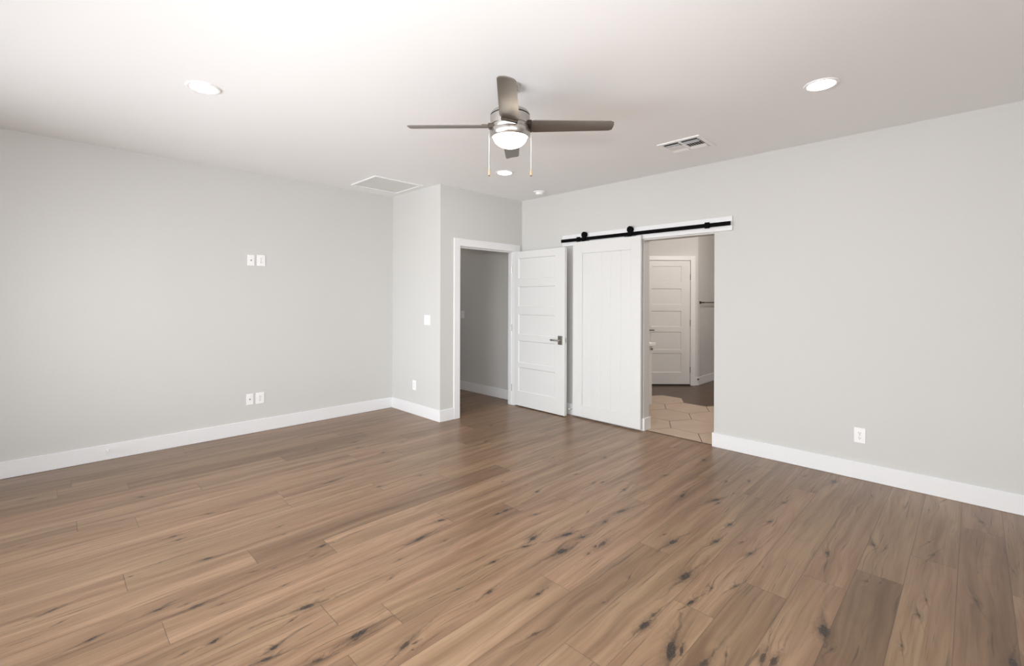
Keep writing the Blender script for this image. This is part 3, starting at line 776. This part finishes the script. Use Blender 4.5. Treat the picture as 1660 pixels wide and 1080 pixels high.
# air register: two halves, each with a long slot, a row of short vanes and a scooped outer blade
vx0, vx1, vy0, vy1 = 3.690, 4.055, 1.570, 1.935
vt = thing('air_vent', 'square white louvred air register in the ceiling right of the fan', 'air vent', (vx0, vy0, H))
w = vx1 - vx0; fr = .034
m = MB()
m.box(0, w, 0, fr, -.009, 0, .002, 1).box(0, w, w - fr, w, -.009, 0, .002, 1).box(0, fr, fr, w - fr, -.009, 0, .002, 1).box(w - fr, w, fr, w - fr, -.009, 0, .002, 1)
m.build('frame', M['plastic'], vt)
MB().box(fr - .002, w - fr + .002, fr - .002, w - fr + .002, -.0015, -.0005).build('duct_shadow_box', M['slot'], vt)
MB().box(fr, w - fr, w / 2 - .009, w / 2 + .009, -.012, -.001, .002, 1).build('divider', M['plastic'], vt)
for y0, y1, lean in ((fr, w / 2 - .009, 1), (w / 2 + .009, w - fr, -1)):
    # first slat, running along y, a dark slot before it
    b = MB().box(-.016, .016, y0 + .004, y1 - .004, -.0015, .0015)
    b.xf(Matrix.Translation((fr + .040, 0, -.010)) @ Matrix.Rotation(math.radians(-38), 4, 'Y')).build('slat', M['plastic'], vt)
    b = MB().box(-.016, .016, y0 + .004, y1 - .004, -.0015, .0015)
    b.xf(Matrix.Translation((fr + .072, 0, -.010)) @ Matrix.Rotation(math.radians(-38), 4, 'Y')).build('slat', M['plastic'], vt)
    nv = 7
    for k in range(nv):
        y = y0 + (k + .5) / nv * (y1 - y0)
        b = MB().box(fr + .095, fr + .185, -.008, .008, -.001, .001)
        b.xf(Matrix.Translation((0, y, -.0085)) @ Matrix.Rotation(math.radians(40 * lean), 4, 'X')).build('vane', M['plastic'], vt)
    # scooped blade at the far side
    b = bmesh.new(); prof = [(.190, -.004), (.205, -.013), (.225, -.019), (.250, -.019), (.272, -.013), (.292, -.004)]
    prof = [(fr + x - .0, z) for x, z in prof if True]
    A = [b.verts.new((x, y0 + .003, z)) for x, z in prof]; B = [b.verts.new((x, y1 - .003, z)) for x, z in prof]
    for i in range(len(prof) - 1): b.faces.new((A[i], A[i + 1], B[i + 1], B[i]))
    b.faces.new(A); b.faces.new(B[::-1])
    b.faces.new((A[0], B[0], B[-1], A[-1]))
    bmesh.ops.recalc_face_normals(b, faces=b.faces[:])
    MB().add(b).build('scoop', M['plastic'], vt, True, 50)

# square access panel
ax0, ax1, ay0, ay1 = 2.492, 3.098, 4.555, 5.122
ap = thing('access_panel', 'square white framed access panel in the ceiling near the return wall', 'access panel', (ax0, ay0, H))
aw, ad = ax1 - ax0, ay1 - ay0; f = .026
m = MB()
m.box(0, aw, 0, f, -.015, 0, .003, 1).box(0, aw, ad - f, ad, -.015, 0, .003, 1).box(0, f, f, ad - f, -.015, 0, .003, 1).box(aw - f, aw, f, ad - f, -.015, 0, .003, 1)
m.build('frame', M['trim'], ap)
MB().box(f, aw - f, f, ad - f, -.006, -.0005).build('panel', M['panelgrey'], ap)

# smoke alarm
sm = thing('smoke_detector', 'small round white smoke alarm on the ceiling by the corner', 'smoke detector', (4.294, 3.810, H))
MB().lathe([(0, -.010), (.066, -.010), (.070, -.006), (.070, 0), (0, 0)], 40).build('base', M['plastic'], sm, True)
MB().lathe([(0, -.042), (.035, -.041), (.046, -.036), (.050, -.026), (.050, -.010), (0, -.010)], 40).build('cover', M['plastic'], sm, True)

# ------------------------------------------------------------------ ceiling fan
FANX, FANY = 2.028, 2.041
fan = thing('ceiling_fan', 'four blade ceiling fan with nickel body and lit bowl lamp', 'ceiling fan', (FANX, FANY, H), YAW - math.pi / 2)
# local x points to the right of the view, local -y to the camera; z down from the ceiling
def zf(z): return z - H
MB().lathe([(0, 0), (.066, 0), (.066, -.010), (.060, -.026), (.044, -.038), (.024, -.046), (0, -.046)], 40).build('canopy', M['nickel'], fan, True)
MB().tube([(0, 0, -.04), (0, 0, zf(2.590))], .0125, 16).build('downrod', M['nickel'], fan, True)
body = MB().lathe([(0, zf(2.606)), (.030, zf(2.604)), (.034, zf(2.592)), (.085, zf(2.585)), (.112, zf(2.574)), (.122, zf(2.558)), (.122, zf(2.553)), (.110, zf(2.552)),
            (.110, zf(2.546)), (.123, zf(2.545)), (.1235, zf(2.53)), (.118, zf(2.492)), (.1145, zf(2.490)), (.1145, zf(2.487)), (.116, zf(2.485)), (.112, zf(2.455)), (.107, zf(2.446)), (0, zf(2.446))], 64)
bo = body.build('motor_housing', M['nickel'], fan, True, 30)
MB().lathe([(.1105, zf(2.553)), (.1185, zf(2.5525)), (.1185, zf(2.5455)), (.1105, zf(2.545))], 64).build('seam', M['slot'], bo, True)
MB().lathe([(.104, zf(2.452)), (.124, zf(2.460)), (.1265, zf(2.452)), (.123, zf(2.428)), (.113, zf(2.414)), (.104, zf(2.420))], 64).build('light_ring', M['nickel'], fan, True)
gp = [(.106, zf(2.424))] + [(.106 * math.cos(a), zf(2.424) - .070 * math.sin(a)) for a in [math.radians(x) for x in range(8, 90, 8)]] + [(0, zf(2.354))]
gp = [(0, zf(2.428)), (.104, zf(2.428))] + gp
MB().lathe(gp, 64).build('glass_bowl', M['globe'], fan, True, 60)

def blade_bm():
    """blade along +x, from r=.118 to r=.63"""
    r0, r1 = .134, .632
    b = bmesh.new()
    N = 26
    top, bot = [], []
    outline = []
    for k in range(N + 1):
        u = k / N; r = r0 + (r1 - r0) * u
        wd = .122 + (.098 - .122) * u
        if r > r1 - .022:
            q = (r - (r1 - .022)) / .022; wd *= 1 - .20 * q ** 2.2
        if r < r0 + .02: wd *= .94 + .06 * (r - r0) / .02
        pitch = math.radians(13.5 - 2.5 * u)
        outline.append((r, wd, pitch))
    rows = []
    for r, wd, pc in outline:
        line = []
        for s in range(9):
            v = (s / 8 - .5) * wd
            camber = .004 * (1 - (2 * s / 8 - 1) ** 2)
            line.append((r + (.006 * (1 - (2 * s / 8 - 1) ** 2) if r > r1 - .001 else 0), v * math.cos(pc), -v * math.sin(pc) + camber))
        rows.append(line)
    th = .0055
    T = [[b.verts.new((x, y, z + th / 2)) for x, y, z in ln] for ln in rows]
    B = [[b.verts.new((x, y, z - th / 2)) for x, y, z in ln] for ln in rows]
    for i in range(N):
        for s in range(8):
            b.faces.new((T[i][s], T[i + 1][s], T[i + 1][s + 1], T[i][s + 1]))
            b.faces.new((B[i][s], B[i][s + 1], B[i + 1][s + 1], B[i + 1][s]))
        b.faces.new((T[i][0], B[i][0], B[i + 1][0], T[i + 1][0])); b.faces.new((T[i][8], T[i + 1][8], B[i + 1][8], B[i][8]))
    for s in range(8):
        b.faces.new((T[0][s], T[0][s + 1], B[0][s + 1], B[0][s])); b.faces.new((T[N][s], B[N][s], B[N][s + 1], T[N][s + 1]))
    bmesh.ops.recalc_face_normals(b, faces=b.faces[:])
    return b
ZB = zf(2.488)
for k in range(4):
    mt = Matrix.Rotation(math.radians(90 * k - 1.4), 4, 'Z') @ Matrix.Translation((0, 0, ZB))
    bl = MB().add(blade_bm()).xf(mt).build('blade', M['blade'], fan, True, 40)
    ir = MB().box(.098, .1335, -.050, .050, -.014, .014, .004, 2).box(.12, .175, -.03, .03, .004, .009, .002, 1).xf(Matrix.Rotation(math.radians(90 * k - 1.4), 4, 'Z') @ Matrix.Translation((0, 0, ZB)) @ Matrix.Rotation(math.radians(-12), 4, 'X'))
    ir.build('blade_bracket', M['bronze'], bl)
for s in (-1, 1):
    x = s * .1300
    ch = MB().tube([(s * .112, 0, zf(2.443)), (s * .126, 0, zf(2.443)), (x, 0, zf(2.438)), (x, 0, zf(2.225))], .0016, 8)
    n = 40
    for k in range(n): 
        z = zf(2.437) - k * (.210 / n)
        ch.lathe([(0, .0022), (.0022, 0), (0, -.0022)], 6, (x, 0, z))
    c = ch.build('pull_chain', M['chain'], fan, True)
    MB().lathe([(0, zf(2.226)), (.0030, zf(2.225)), (.0045, zf(2.212)), (.0062, zf(2.196)), (.0062, zf(2.186)), (0, zf(2.185))], 16, (x, 0, 0)).build('pull_knob', M['pull'], c, True)
    MB().lathe([(0, zf(2.186)), (.006, zf(2.186)), (.005, zf(2.180)), (0, zf(2.178))], 16, (x, 0, 0)).build('knob_tip', M['cap'], c, True)
